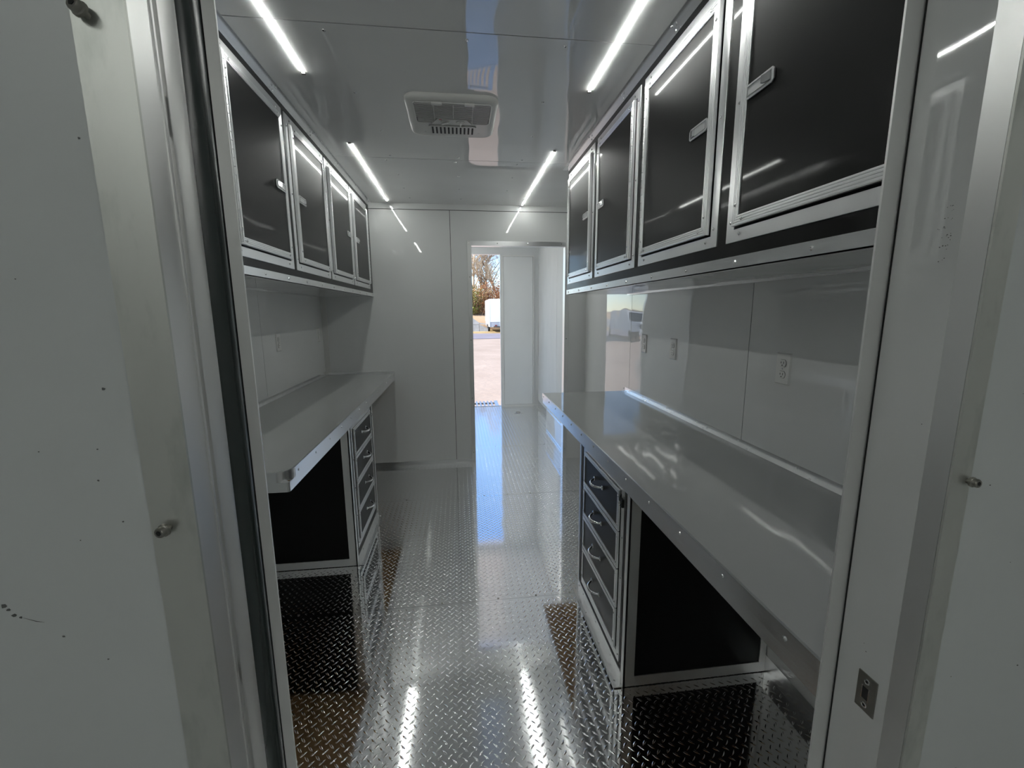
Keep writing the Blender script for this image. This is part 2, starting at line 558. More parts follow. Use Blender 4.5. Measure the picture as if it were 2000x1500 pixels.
jl = thing('trim_4', (DXL, Y0, 0), 'aluminium channel and stop on the left of the foreground doorway', None, kind='structure')
MB().box(DXL - .040, DXL, Y0 - .003, Y0 - .0003, 0, 2.02).build('face_flange', 'mill_flange', jl)
MB().box(DXL - .003, DXL - .0003, Y0, Y0 + .0285, 0, 2.02).build('return_flange', 'aluminium_up', jl)
MB().box(DXL - .005, DXL + .0012, Y0 + .0285, Y0 + .0315, 0, 2.02).build('channel_lip', 'aluminium_up', jl, bevel=.0006)
MB().box(DXL - .006, DXL - .003, Y0 + .0315, Y0 + .0385, 0, 2.02).build('channel_groove', 'aluminium_up', jl)
MB().box(DXL - .005, DXL + .0006, Y0 + .0385, Y0 + .0412, 0, 2.02).build('channel_lip', 'aluminium_up', jl, bevel=.0006)
MB().box(DXL - .010, DXL - .002, Y0 + .0412, Y0 + .0715, 0, 2.02).build('return_flange', 'aluminium_up', jl)
box('seal_backing', 'dark_gap', jl, DXL - .045, DXL - .036, Y0 + .02, Y1 + .03, 0, 2.02)
box('seal_backing', 'dark_gap', jl, DXL - .036, -.2456, Y1 + .010, Y1 + .0106, 0, 2.02)
for z0, z1 in ((0.985, 1.01), (1.56, 1.595), (0.60, 0.63)):
    box('channel_slot', 'slot_black', jl, DXL - .0035, DXL - .0028, Y0 + .0335, Y0 + .037, z0, z1)
MB().tube([(DXL - .0135, Y0 + .0945, z) for z in np.linspace(0, 2.02, 12)], .0205, 24).build('bulb_seal', 'black_rubber', jl, smooth=True, label='black rubber bulb seal')
MB().box(-.2437, -.2312, Y1 - .018, Y1 - .0155, 0, 2.02).build('stop_strip', 'stop_aluminium', jl)
hex_screw(jl, DXL - .024, 1.199, (-0.25, -1, -.05))
hex_screw(jl, -.284, 1.632, (-0.2, -1, 0.25))
box('trim_5', 'aluminium', None, DXL - .02, DXR, Y0 - .003, Y1 + .003, 2.012, 2.02, label='aluminium head strip over the foreground doorway', kind='structure')

# scuffs and specks on the painted sheet and on the reveal
rng = random.Random(5)
mb = MB()
for x, z, w in [(-.435, 1.128, .005), (-.432, 1.124, .004), (-.428, 1.118, .004), (-.423, 1.115, .003), (-.39, 1.091, .003), (-.306, 1.543, .002), (-.319, 1.334, .003), (-.321, 1.206, .002),
                (-.355, 1.062, .002), (-.38, 1.278, .0015), (-.332, 1.278, .0015), (-.336, 1.248, .002), (-.372, 1.43, .0012), (-.36, 1.19, .0012), (-.40, 1.35, .001),
                (.638, 1.187, .002), (.633, .92, .0015), (.735, .925, .003), (.66, 1.30, .0012), (.69, 1.08, .0012)]:
    w *= .7
    pts = [(x + w * (.5 + .5 * rng.random()) * math.cos(k * PI / 3), Y0 - .0002, z + w * (.35 + .4 * rng.random()) * math.sin(k * PI / 3)) for k in range(6)]
    mb.prism(pts, (0, 0, 0), (0, -.0002, 0))
mb.prism([(-.421, Y0 - .0002, 1.1145), (-.411, Y0 - .0002, 1.1095), (-.404, Y0 - .0002, 1.1080), (-.411, Y0 - .0002, 1.1102)], (0, 0, 0), (0, -.0002, 0))
mb.build('scuff_marks', 'scuff_grey', wn_, kind='stuff')
mb = MB()
for i in range(34):
    y, z = rng.gauss(.467, .004), rng.uniform(1.455, 1.52)
    w = rng.uniform(.0003, .0009)
    if i > 30:
        y, z = rng.uniform(.46, .50), rng.uniform(.88, 1.4)
    pts = [(DXR - .0016, y + w * math.cos(k * PI / 3), z + w * .8 * math.sin(k * PI / 3)) for k in range(6)]
    mb.prism(pts, (0, 0, 0), (-.0002, 0, 0))
mb.build('scuff_marks', 'scuff_grey', jr, kind='stuff')

# room behind the camera
wb = thing('wall_back', (0, YB, 0), 'white sheet wall behind the foreground', None, kind='structure')
box('wall_panel', 'white_panel', wb, XL, XR, YB - .05, YB, 0, H)

# ------------------------------------------------------------------ overhead cabinets
def ring(y0, y1, z0, z1, d):
    return [(y0 + d, z0 + d), (y1 - d, z0 + d), (y1 - d, z1 - d), (y0 + d, z1 - d)]

def frame_strips(name, mat, parent, X, s, y0, y1, z0, z1, prof, **kw):
    """four mitred strips on the plane x = X, standing out by h towards s (towards the aisle)"""
    out = []
    for k in range(4):
        A_, B_ = [], []
        for d, h in prof:
            c = ring(y0, y1, z0, z1, d)
            A_.append((X + s * h, *c[k]))
            B_.append((X + s * h, *c[(k + 1) % 4]))
        n = len(prof)
        mb = MB()
        fs = [(i, i + 1, n + i + 1, n + i) for i in range(n - 1)] + [(n - 1, 0, n, 2 * n - 1)]
        fs += [tuple(range(n)), tuple(range(n, 2 * n))[::-1]]
        mb.add(A_ + B_, fs)
        out.append(mb.build(name, mat, parent, **kw))
    return out

FLAT = [(0, 0), (0, .003), (.001, .0035), (.031, .0035), (.032, .003), (.032, 0)]

def ribbed(w, h0, h):
    p = [(0, h0), (0, h)]
    nr = 4
    a = w / nr
    for i in range(nr):
        x = i * a
        p += [(x + a * .12, h), (x + a * .25, h + .0018), (x + a * .72, h + .0018), (x + a * .88, h)]
    p += [(w, h), (w, h0)]
    return p

def latch(parent, X, s, yc, zc, dirn):
    """flush latch with its lever at the end dirn (+1 far, -1 near)"""
    L, hh, c = .047, .0165, .006
    pts = [(-L + c, -hh), (L - c, -hh), (L, -hh + c), (L, hh - c), (L - c, hh), (-L + c, hh), (-L, hh - c), (-L, -hh + c)]
    o = MB().prism([(X, yc + a, zc + b_) for a, b_ in pts], (0, 0, 0), (s * .0035, 0, 0)).build('latch', 'aluminium', parent, label='brushed flush latch')
    mb = MB()
    x0, x1 = X + s * .0035, X + s * .0050
    for a0, a1, b0, b1 in ((-L + .006, L - .006, hh - .007, hh - .005), (-L + .006, L - .006, -hh + .005, -hh + .007), (-L + .006, -L + .008, -hh + .007, hh - .007), (L - .008, L - .006, -hh + .007, hh - .007)):
        mb.box(x0, x1, yc + a0, yc + a1, zc + b0, zc + b1)
    mb.build('latch_rim', 'chrome', parent)
    a0 = dirn * (L - .010)
    a1 = dirn * (L - .030)
    MB().add([(x0, yc + a0, zc - .009), (x0, yc + a1, zc - .009), (x0, yc + a1, zc + .009), (x0, yc + a0, zc + .009),
              (X + s * .006, yc + a0, zc - .008), (X + s * .013, yc + a1, zc - .008), (X + s * .013, yc + a1, zc + .008), (X + s * .006, yc + a0, zc + .008)],
             [(0, 1, 2, 3), (4, 5, 6, 7), (0, 1, 5, 4), (1, 2, 6, 5), (2, 3, 7, 6), (3, 0, 4, 7)]).build('latch_lever', 'chrome', parent)

def overhead(side, X, ya, yb, zb, doors, label):
    """side +1: on the right wall, face looks to -x"""
    s = -side
    W = XR if side > 0 else XL
    root = thing('overhead_cabinet', ((X + W) / 2, (ya + yb) / 2, zb), label, 'cabinet')
    box('face_board', 'black_panel', root, X, X + side * .018, ya, yb, zb + .004, H - .002)
    box('bottom_board', 'white_panel', root, X + side * .018, W - side * .001, ya, yb, zb + .004, zb + .016)
    for ye in ((ya, ya + .012), (yb - .012, yb)):
        if abs(ye[0] - Y1) > .02 and ye[1] < YP0 - .02:
            box('end_board', 'black_panel', root, X + side * .018, W - side * .001, ye[0], ye[1], zb + .016, H - .002)
    # bottom angle with screws, top angle on the ceiling
    bt = MB().box(X + s * .003, X, ya, yb, zb, zb + .032).box(X + s * .003, X + side * .02, ya, yb, zb, zb + .003).build('bottom_angle', 'aluminium_long', root)
    rv = MB()
    n = int((yb - ya) / .235)
    for i in range(n + 1):
        rv.dome((X + s * .003, ya + .05 + i * (yb - ya - .1) / n, zb + .017), (s, 0, 0), .0055, .0032)
    rv.build('rivets', 'bright_rivet', bt, kind='stuff')
    tp = MB().box(X + s * .003, X, ya, yb, 2.275, H - .0005).box(X + s * .030, X, ya, yb + (.04 if side > 0 else 0), H - .0035, H - .0005).build('top_angle', 'aluminium_long', root)
    rv = MB()
    n = int((yb - ya) / .40)
    for i in range(n + 1):
        y = ya + .05 + i * (yb - ya - .1) / n
        rv.dome((X + s * .003, y, 2.287), (s, 0, 0), .005, .003)
        rv.dome((X + s * .017, y, H - .0035), (0, 0, -1), .005, .003)
    rv.build('rivets', 'bright_rivet', tp, kind='stuff')
    # seam strip between bottom board and wall
    mb = MB().box(W - side * .016, W - side * .001, ya, yb, zb - .0015, zb + .004)
    for i in range(int((yb - ya) / .3) + 1):
        mb.dome((W - side * .009, ya + .08 + i * .3, zb - .0015), (0, 0, -1), .004, .002, 6)
    mb.build('wall_bead', 'aluminium_long', root)
    for (d0, d1, hinge) in doors:
        z0, z1 = zb + .062 + (.006 if side > 0 else 0), 2.252
        strips = frame_strips('frame_strip', 'aluminium', root, X, s, d0, d1, z0, z1, FLAT)
        rv = MB()
        for yy in (d0 + .018, d1 - .018):
            for zz in (z0 + .05, (z0 + z1) / 2, z1 - .05):
                rv.dome((X + s * .0035, yy, zz), (s, 0, 0), .0046, .003)
        for zz in (z0 + .018, z1 - .018):
            for yy in (d0 + .055, d1 - .055):
                rv.dome((X + s * .0035, yy, zz), (s, 0, 0), .0046, .003)
        rv.build('rivets', 'bright_rivet', strips[0], kind='stuff')
        # the door leaf sits in front of the frame's inner edge
        e = .0375
        y0, y1, q0, q1 = d0 + e, d1 - e, z0 + e, z1 - e
        Xd = X + s * .004
        door = box('door', 'black_panel', root, Xd, Xd + s * .009, y0 + .002, y1 - .002, q0 + .002, q1 - .002, label='satin black door panel')
        frame_strips('edge_trim', 'aluminium', door, Xd, s, y0, y1, q0, q1, ribbed(.025, 0, .011))
        rv = MB()
        for yy in (y0 + .013, y1 - .013):
            for zz in (q0 + .05, q1 - .05):
                rv.dome((Xd + s * .0125, yy, zz), (s, 0, 0), .0046, .003)
        for zz in (q0 + .013, q1 - .013):
            for yy in (y0 + .04, y1 - .04):
                rv.dome((Xd + s * .0125, yy, zz), (s, 0, 0), .0046, .003)
        rv.build('rivets', 'bright_rivet', door, kind='stuff')
        hy = (y1 - .0035) if hinge > 0 else (y0 + .0035)
        mb = MB()
        nk = 22
        hz = (q1 - q0 - .01) / nk
        for i in range(nk):
            za = q0 + .005 + i * hz
            mb.tube([(Xd + s * .0125, hy, za), (Xd + s * .0125, hy, za + hz - .0022)], .0048, 8)
        mb.build('piano_hinge', 'aluminium', door, smooth=40)
        ly = (y0 + .025 + .046) if hinge > 0 else (y1 - .025 - .046)
        latch(door, Xd + s * .0105, s, ly, 1.914, 1 if hinge > 0 else -1)
    return root

RUP, LUP = 0.72, -0.725
overhead(1, RUP, Y1, 2.862, 1.506,
         [(2.30, 2.835, 1), (1.735, 2.26, -1), (1.165, 1.70, 1), (0.588, 1.122, -1)],
         'long black overhead cabinet on the right wall with four framed doors')
overhead(-1, LUP, 1.50, YP0, 1.53,
         [(1.545, 2.080, -1), (2.110, 2.645, 1), (2.668, 3.203, -1), (3.228, 3.763, 1)],
         'black overhead cabinet on the left wall with four framed doors')

# ------------------------------------------------------------------ countertops
def countertop(side, X, ya, yb, zt, label, round_near):
    W = XR if side > 0 else XL
    s = -side
    hgt = .068
    root = thing('countertop', ((X + W) / 2, (ya + yb) / 2, zt - hgt), label, 'countertop')
    def outline(off, R=.06):
        Xo = X + s * off
        pts = [(W - side * .001, ya - (off if round_near else 0)), ]
        if round_near:
            for i in range(9):
                a = PI / 2 * i / 8
                pts.append((Xo + side * (R + off) * (1 - math.sin(a)), ya - off + (R + off) * (1 - math.cos(a))))
        else:
            pts.append((Xo, ya))
        pts += [(Xo, yb), (W - side * .001, yb)]
        return pts
    o0 = outline(0)
    MB().prism([(x, y, zt - .034) for x, y in o0], (0, 0, 0), (0, 0, .034)).build('top_sheet', 'counter_white', root)
    MB().prism([(x, y, zt - .052) for x, y in outline(-.004, .06)], (0, 0, 0), (0, 0, .0165)).build('underside_board', 'plywood', root, label='bare plywood underside')
    # front edging: upper and lower strip following the outline
    def band(name, z0, z1, o_in, o_out, mat, R=.06):
        a = outline(o_in, R)
        c = outline(o_out, R)
        i0 = 0 if round_near else 1
        a, c = a[i0:-1], c[i0:-1]
        mb = MB()
        n = len(a)
        vs_ = [(x, y, z0) for x, y in a] + [(x, y, z0) for x, y in c] + [(x, y, z1) for x, y in a] + [(x, y, z1) for x, y in c]
        fs = []
        for i in range(n - 1):
            fs += [(n + i, n + i + 1, 3 * n + i + 1, 3 * n + i), (i, i + 1, 2 * n + i + 1, 2 * n + i),
                   (i, i + 1, n + i + 1, n + i), (2 * n + i, 2 * n + i + 1, 3 * n + i + 1, 3 * n + i)]
        fs += [(0, n, 3 * n, 2 * n), (n - 1, 2 * n - 1, 4 * n - 1, 3 * n - 1)]
        mb.add(vs_, fs)
        return mb.build(name, mat, root, smooth=30)
    up = band('upper_edging', zt - .034, zt + .0022, .0002, .0062, 'aluminium_long')
    band('lower_edging', zt - hgt, zt - .0350, -.003, .0022, 'aluminium_long', .008)
    if round_near:
        MB().prism([(x, y, zt - .0356) for x, y in outline(.001, .008)[:-2] + [(X + side * .10, ya + .10)]], (0, 0, 0), (0, 0, .0010)).build('corner_cap', 'aluminium', root)
    rv = MB()
    n = int((yb - ya) / .19)
    for i in range(n + 1):
        rv.dome((X + s * .0062, ya + .08 + i * (yb - ya - .12) / n, zt - .018), (s, 0, 0), .005, .003)
    if round_near:
        rv.dome((X + side * .10, ya - .0062, zt - .018), (0, -1, 0), .005, .003)
    rv.build('rivets', 'bright_rivet', up, kind='stuff')
    # angle against the wall
    bs = MB().box(W - side * .003, W - side * .0005, ya, yb, zt, zt + .026).box(W - side * .024, W - side * .003, ya, yb, zt, zt + .003).build('wall_angle', 'aluminium_long', root)
    rv = MB()
    n = int((yb - ya) / .30)
    for i in range(n + 1):
        y = ya + .05 + i * (yb - ya - .1) / n
        rv.dome((W - side * .014, y, zt + .003), (0, 0, 1), .0048, .003)
        rv.dome((W - side * .003, y + .07, zt + .014), (-side, 0, 0), .0048, .003)
    rv.build('rivets', 'bright_rivet', bs, kind='stuff')
    if round_near:                                # this one also butts against the partition
        pa = MB().box(X + s * .0045, W - side * .024, yb - .003, yb - .0005, zt, zt + .016).box(X + s * .008, X + s * .0045, yb - .004, yb - .0005, zt - .034, zt + .016)
        for xx in (.12, .26, .40):
            pa.dome((X + side * xx, yb - .003, zt + .008), (0, -1, 0), .0045, .003)
        pa.build('partition_angle', 'aluminium', root)
    return root

countertop(1, 0.565, Y1 + .003, 2.872, 0.842, 'long glossy white countertop with aluminium edging on the right', False)
countertop(-1, -0.588, 1.462, YP0 - .001, 0.868, 'glossy white countertop with a rounded near corner on the left', True)

# ------------------------------------------------------------------ drawer cabinets
def drawer_cabinet(side, X, ya, ztop, dz, label):
    W = XR if side > 0 else XL
    s = -side
    yb = ya + .62
    root = thing('drawer_cabinet', ((X + W) / 2, ya + .31, 0), label, 'cabinet')
    g = .001
    We = W - side * .0045
    box('carcass', 'black_panel', root, X + side * .006, We, ya + .004, yb - .004, .004, ztop)
    # near side: framed black panel
    sd_ = box('side_panel', 'black_panel', root, X + side * .004, We, ya + .002, ya + .004, .004, ztop, label='plain black side panel')
    for q in (ya, yb):
        y_ = (q - .0015, q + .002) if q == ya else (q - .004, q + .0015)
        box('side_strip', 'aluminium_up', root, X, X + side * .042, *y_, .003, ztop)
        box('side_strip', 'aluminium_up', root, We - side * .026, We, *y_, .045, ztop)
        box('side_strip', 'aluminium', root, X + side * .042, We, *y_, .003, .045)
    # front corner posts and toe angle
    for y0, y1 in ((ya - .0015, ya + .020), (yb - .020, yb + .0015)):
        box('corner_post', 'aluminium_up', root, X - side * .0025, X + side * .006, y0, y1, .003, ztop)
    toe = MB().box(X - side * .004, X + side * .006, ya + .020, yb - .020, .003, .048).box(X - side * .034, X - side * .004, ya - .0015, yb + .0015, .0022, .0052).build('toe_angle', 'aluminium_long', root)
    rv = MB()
    for u in (.03, .22, .41, .59):
        rv.dome((X - side * .021, ya + u, .0052), (0, 0, 1), .005, .003)
        rv.dome((X - side * .004, ya + min(u + .1, .58), .026), (-side, 0, 0), .004, .0025)
    rv.build('rivets', 'bright_rivet', toe, kind='stuff')
    # frame round the drawers
    fz0, fz1 = .062 + dz, ztop - .004
    st = frame_strips('frame_strip', 'aluminium', root, X + side * .006, s, ya + .048, yb - .060, fz0, fz1,
                      [(0, 0), (0, .007), (.001, .0075), (.030, .0075), (.031, .007), (.031, 0)])
    rv = MB()
    for yy in (ya + .058, yb - .070):
        for k in range(5):
            rv.dome((X - side * .0015, yy, fz0 + .03 + k * (fz1 - fz0 - .06) / 4), (-side, 0, 0), .0042, .0028)
    rv.build('rivets', 'bright_rivet', st[0], kind='stuff')
    zs = [(.592, .752), (.440, .588), (.274, .436), (.104, .270)]
    y0, y1 = ya + .081, yb - .093
    for k, (z0, z1) in enumerate(zs):
        z0 += dz
        z1 = min(z1 + dz, ztop - .012)
        dr = box('drawer', 'black_panel', root, X + side * .006, X - side * .008, y0 + .001, y1 - .001, z0 + .001, z1 - .001)
        frame_strips('drawer_trim', 'aluminium', dr, X - side * .004, s, y0, y1, z0, z1,
                     [(0, 0), (0, .006), (.001, .007), (.007, .007), (.0075, .0055), (.0085, .0055), (.009, .007), (.015, .007), (.016, .006), (.016, 0)])
        rv = MB()
        for yy in (y0 + .008, y1 - .008):
            for zz in (z0 + .022, z1 - .022):
                rv.dome((X - side * .011, yy, zz), (-side, 0, 0), .004, .0026)
        rv.build('rivets', 'bright_rivet', dr, kind='stuff')
        yc_, zc_ = (y0 + y1) / 2 + .012, (z0 + z1) / 2 + .012
        pts, rad = [], []
        for i in range(15):
            a = -1 + 2 * i / 14
            pts.append((X - side * (.010 + .030 * (1 - abs(a) ** 2.6)), yc_ + a * .050, zc_ - .004 * (1 - a * a)))
            rad.append(.0042 + .0012 * (1 - a * a))
        mb = MB().tube(pts, rad, 10)
        for sg in (-1, 1):
            mb.lathe((X - side * .008, yc_ + sg * .052, zc_), (-side, 0, 0), [(.0095, 0), (.0095, .003), (.006, .0055)], 12)
        mb.build('pull_handle', 'chrome', dr, smooth=45)
    # turn latch on the frame
    ly = ya + .062 if side > 0 else yb - .072
    o = box('turn_latch', 'slot_black', root, X - side * .0015, X - side * .010, ly - .012, ly + .012, ztop - .075, ztop - .045, label='small black turn latch')
    MB().lathe((X - side * .010, ly, ztop - .06), (-side, 0, 0), [(.007, 0), (.007, .006), (.005, .008)], 12).build('latch_knob', 'chrome', o, smooth=40)
    return root

drawer_cabinet(1, 0.575, 1.345, 0.842 - .069, 0.0, 'black four-drawer cabinet with aluminium trim under the right countertop')
drawer_cabinet(-1, -0.600, 2.295, 0.868 - .069, 0.018, 'black four-drawer cabinet with aluminium trim under the left countertop')

# ------------------------------------------------------------------ wall outlets
def outlet(side, yc, zc, label):
    X = XR if side > 0 else XL
    s = -side
    root = thing('wall_outlet', (X, yc, zc - .057), label, 'outlet', 'white wall outlets above the countertops')
    MB().add([(X, yc - .035, zc - .057), (X, yc + .035, zc - .057), (X, yc + .035, zc + .057), (X, yc - .035, zc + .057),
              (X + s * .0058, yc - .031, zc - .053), (X + s * .0058, yc + .031, zc - .053), (X + s * .0058, yc + .031, zc + .053), (X + s * .0058, yc - .031, zc + .053)],
             [(3, 2, 1, 0), (4, 5, 6, 7), (0, 1, 5, 4), (1, 2, 6, 5), (2, 3, 7, 6), (3, 0, 4, 7)]).build('cover_plate', 'outlet_plastic', root)
    for zz in (zc + .0205, zc - .0205):
        pts = []
        for i in range(20):
            a = 2 * PI * i / 20
            pts.append((X + s * .0058, yc + .0165 * math.cos(a), zz + max(-.0125, min(.0125, .0165 * math.sin(a)))))
        o = MB().prism(pts, (0, 0, 0), (s * .0022, 0, 0)).build('receptacle', 'white_plastic', root)
        rim = MB().tube([(X + s * .006, p[1], p[2]) for p in pts + pts[:1]], .0009, 5).build('receptacle_rim', 'grey_filter', o)
        for dy, hh in ((-.0062, .0042), (.0062, .0034)):
            box('blade_slot', 'slot_black', o, X + s * .0080, X + s * .0084, yc + dy - .0011, yc + dy + .0011, zz + .002 - hh, zz + .002 + hh)
        MB().lathe((X + s * .0080, yc, zz - .0075), (s, 0, 0), [(.0024, 0), (.0024, .0004)], 10).build('ground_hole', 'slot_black', o)
    MB().lathe((X + s * .0058, yc, zc), (s, 0, 0), [(.003, 0), (.0024, .001)], 10).build('plate_screw', 'chrome', root)

outlet(1, 1.402, 1.190, 'white duplex outlet nearest on the right wall, biggest in view')
outlet(1, 2.212, 1.192, 'white duplex outlet midway along the right wall')
outlet(1, 2.585, 1.195, 'white duplex outlet farthest along the right wall, just past the seam')
outlet(-1, 2.945, 1.212, 'white duplex outlet on the left wall, nearer of two')
outlet(-1, 3.757, 1.220, 'white duplex outlet in the far corner of the left wall')

# ------------------------------------------------------------------ ceiling air conditioner
def rrect(x0, x1, y0, y1, r, n=6, r2=None):
    pts = []
    r2 = r if r2 is None else r2
    for cx, cy_, a0, rr in ((x1 - r2, y1 - r2, 0, r2), (x0 + r2, y1 - r2, 90, r2), (x0 + r, y0 + r, 180, r), (x1 - r, y0 + r, 270, r)):
        for i in range(n + 1):
            a = math.radians(a0 + 90 * i / n)
            pts.append((cx + rr * math.cos(a), cy_ + rr * math.sin(a)))
    return pts

ac = thing('ceiling_air_conditioner', (0, 2.19, H), 'square off-white ceiling air conditioner with filter grille and two knobs', 'air conditioner')
AX0, AX1, AY0, AY1 = -.208, .196, 1.985, 2.400
prof = [(0.0, H), (0.0, H - .008), (.004, H - .014), (.012, H - .019), (.026, H - .022)]
rings = [[(x, y, z) for x, y in rrect(AX0 + d, AX1 - d, AY0 + d, AY1 - d, .055 - d * .6)] for d, z in prof]
nR = len(rings[0])
mb = MB()
vs_ = [p for r_i in rings for p in r_i]
fs = []
for k in range(len(rings) - 1):
    fs += [(k * nR + i, k * nR + (i + 1) % nR, (k + 1) * nR + (i + 1) % nR, (k + 1) * nR + i) for i in range(nR)]
fs.append(tuple((len(rings) - 1) * nR + i for i in range(nR)))
fs.append(tuple(range(nR)))
mb.add(vs_, fs)
mb.build('shell', 'white_plastic', ac, smooth=35)
zb = H - .022
GX0, GX1, GY0, GY1 = -.169, .165, 2.018, 2.215
# the filter panel has its far middle cut away for the controls
CX0, CX1, CY = -.078, .064, 2.160
gp = [(GX0 + .01, GY0), (GX1 - .01, GY0), (GX1, GY0 + .01), (GX1, GY1 - .015), (GX1 - .015, GY1), (CX1 + .025, GY1), (CX1, CY), (CX0, CY), (CX0 - .025, GY1), (GX0 + .015, GY1), (GX0, GY1 - .015), (GX0, GY0 + .01)]
MB().prism([(x, y, zb - .0008) for x, y in gp], (0, 0, 0), (0, 0, -.0015)).build('filter', 'grey_filter', ac, label='grey filter mesh')
rim = [(x, y, zb - .002) for x, y in gp]
MB().tube(rim + rim[:1], .003, 6).build('filter_rim', 'white_plastic', ac, smooth=True)
ns = 17
for i in range(ns):
    y = GY0 + .008 + i * (GY1 - GY0 - .014) / (ns - 1)
    spans = [(GX0 + .004, GX1 - .004)] if y < CY - .003 else [(GX0 + .006, CX0 - .025 * (y - CY) / (GY1 - CY) - .004), (CX1 + .025 * (y - CY) / (GY1 - CY) + .004, GX1 - .006)]
    for a, c in spans:
        box('filter_slat', 'white_plastic', ac, a, c, y - .0020, y + .0020, zb - .006, zb - .0023)
for x in (-.085, .0, .085):
    box('filter_rib', 'white_plastic', ac, x - .0012, x + .0012, GY0 + .004, CY - .004 if abs(x) < .08 else GY1 - .02, zb - .0068, zb - .006)
for x in (-.07, .07):
    box('filter_clip', 'white_plastic', ac, x - .022, x + .022, GY0 - .008, GY0 + .008, zb - .010, zb - .001, bevel=.002)
cp = [(CX0 + .004, CY + .004), (CX1 - .004, CY + .004), (CX1 + .025, GY1 + .003), (CX0 - .025, GY1 + .003)]
MB().prism([(x, y, zb - .0005) for x, y in cp], (0, 0, 0), (0, 0, -.007)).build('control_plate', 'white_plastic', ac, bevel=.001)
for x, a in ((-.040, 2.5), (.032, 1.57)):
    kn = MB().lathe((x, 2.190, zb - .0075), (0, 0, -1), [(.021, 0), (.020, .003), (.019, .004)], 24).build('knob', 'white_plastic', ac, smooth=40)
    c_, s_ = math.cos(a), math.sin(a)
    q = [(x + c_ * u - s_ * v, 2.190 + s_ * u + c_ * v, zb - .0135) for u, v in ((-.018, -.004), (.018, -.004), (.018, .004), (-.018, .004))]
    MB().prism(q, (0, 0, 0), (0, 0, -.006)).build('knob_grip', 'white_plastic', kn, bevel=.0012)
box('indicator_dot', 'red_dot', ac, -.066, -.054, 2.166, 2.170, zb - .0085, zb - .0074)
VY0, VY1 = 2.252, 2.326
vg = MB().prism([(x, y, zb - .0004) for x, y in rrect(-.118, .108, VY0 - .010, VY1 + .012, .012, 4)], (0, 0, 0), (0, 0, -.006)).build('vent_plate', 'white_plastic', ac)
for i in range(11):
    x = -.100 + i * .019
    o = box('vent_slot', 'slot_black', ac, x - .0042, x + .0042, VY0, VY1, zb - .0072, zb - .0062)
    for y in (VY0 + .014, VY1 - .018):
        box('vent_bar', 'grey_filter', o, x - .0042, x + .0042, y - .0022, y + .0022, zb - .0080, zb - .0072)
for x in (-.135, .122):
    MB().lathe((x, 2.330, zb), (0, 0, -1), [(.007, 0), (.006, .001)], 14).build('screw_cap', 'white_plastic', ac)

# ------------------------------------------------------------------ LED strips
def led(x, y0, y1, label):
    root = thing('led_strip', (x, (y0 + y1) / 2, H - .01), label, 'light', 'slim white LED strips on the ceilings')
    box('channel', 'aluminium', root, x - .0045, x + .0045, y0, y1, H - .0008, H - .0003)
    box('diffuser', 'led', root, x - .0030, x + .0030, y0 + .006, y1 - .006, H - .0034, H - .0008, label='glowing white diffuser')
    for y in (y0 - .006, y1 - .006):
        box('end_cap', 'dull_steel', root, x - .007, x + .007, y, y + .012, H - .0065, H - .0004)

led(-.560, .66, 1.885, 'LED strip on the ceiling at upper left, nearer of the left pair')
led(-.557, 2.575, 3.800, 'LED strip on the ceiling at left, running to the partition')
led(.562, .68, 1.905, 'LED strip on the ceiling at upper right, nearer of the right pair')
led(.566, 2.580, 3.850, 'LED strip on the ceiling at right, running to the partition')
led(-.98, -2.0, -0.38, 'added unseen LED strip behind the foreground doorway on the left')  # this pair is added out of view to brighten the foreground
led(.98, -2.0, -0.38, 'added unseen LED strip behind the foreground doorway on the right')
for x_, w_ in ((-.86, 'wall side'), (-.58, 'inner left'), (-.30, 'inner right'), (-.02, 'middle')):  # unseen strips added to brighten the far room
    led(x_, 4.20, 5.98, 'added unseen LED strip at the %s of the far room ceiling' % w_)

# ------------------------------------------------------------------ outside
GZ = -0.5
def sheet(name, mat, x0, x1, y0, y1, z, label, n=1):
    mb = MB()
    for j in range(n):
        pass
    return box(name, mat, None, x0, x1, y0, y1, z - .2, z, label=label, kind='structure')

sheet('ground', 'sandy_gravel', -70, 70, -12, 120, GZ, 'sunlit pale sandy gravel yard outside')
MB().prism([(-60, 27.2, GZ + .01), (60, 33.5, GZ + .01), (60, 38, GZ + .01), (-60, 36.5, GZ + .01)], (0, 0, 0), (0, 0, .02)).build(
    'shadow_band', 'shadow_gravel', None, label='greyish painted shadow crossing the yard', kind='structure')  # a shadow across the ground, put in as a darker strip
box('verge', 'dry_grass', None, -60, 60, 38.5, 47, GZ, GZ + .05, label='strip of dry yellow grass beyond the painted shadow', kind='structure')

# earth bank
mb = MB()
nx = 60
secs = []
for i in range(nx + 1):
    x = -50 + 100 * i / nx
    hgt = 1.55 + .25 * math.sin(x * .31) + .12 * math.sin(x * .9 + 1)
    secs.append([(x, 45.5, GZ), (x, 47.5, GZ + hgt * .75), (x, 50, GZ + hgt), (x, 90, GZ + hgt + .6), (x, 90, GZ)])
vs_ = [p for s_ in secs for p in s_]
fs = []
for i in range(nx):
    for k in range(5):
        fs.append((i * 5 + k, i * 5 + (k + 1) % 5, (i + 1) * 5 + (k + 1) % 5, (i + 1) * 5 + k))
mb.add(vs_, fs)
mb.build('earth_bank', 'bank_earth', None, smooth='all', label='low sunlit earth bank below the trees', kind='structure')

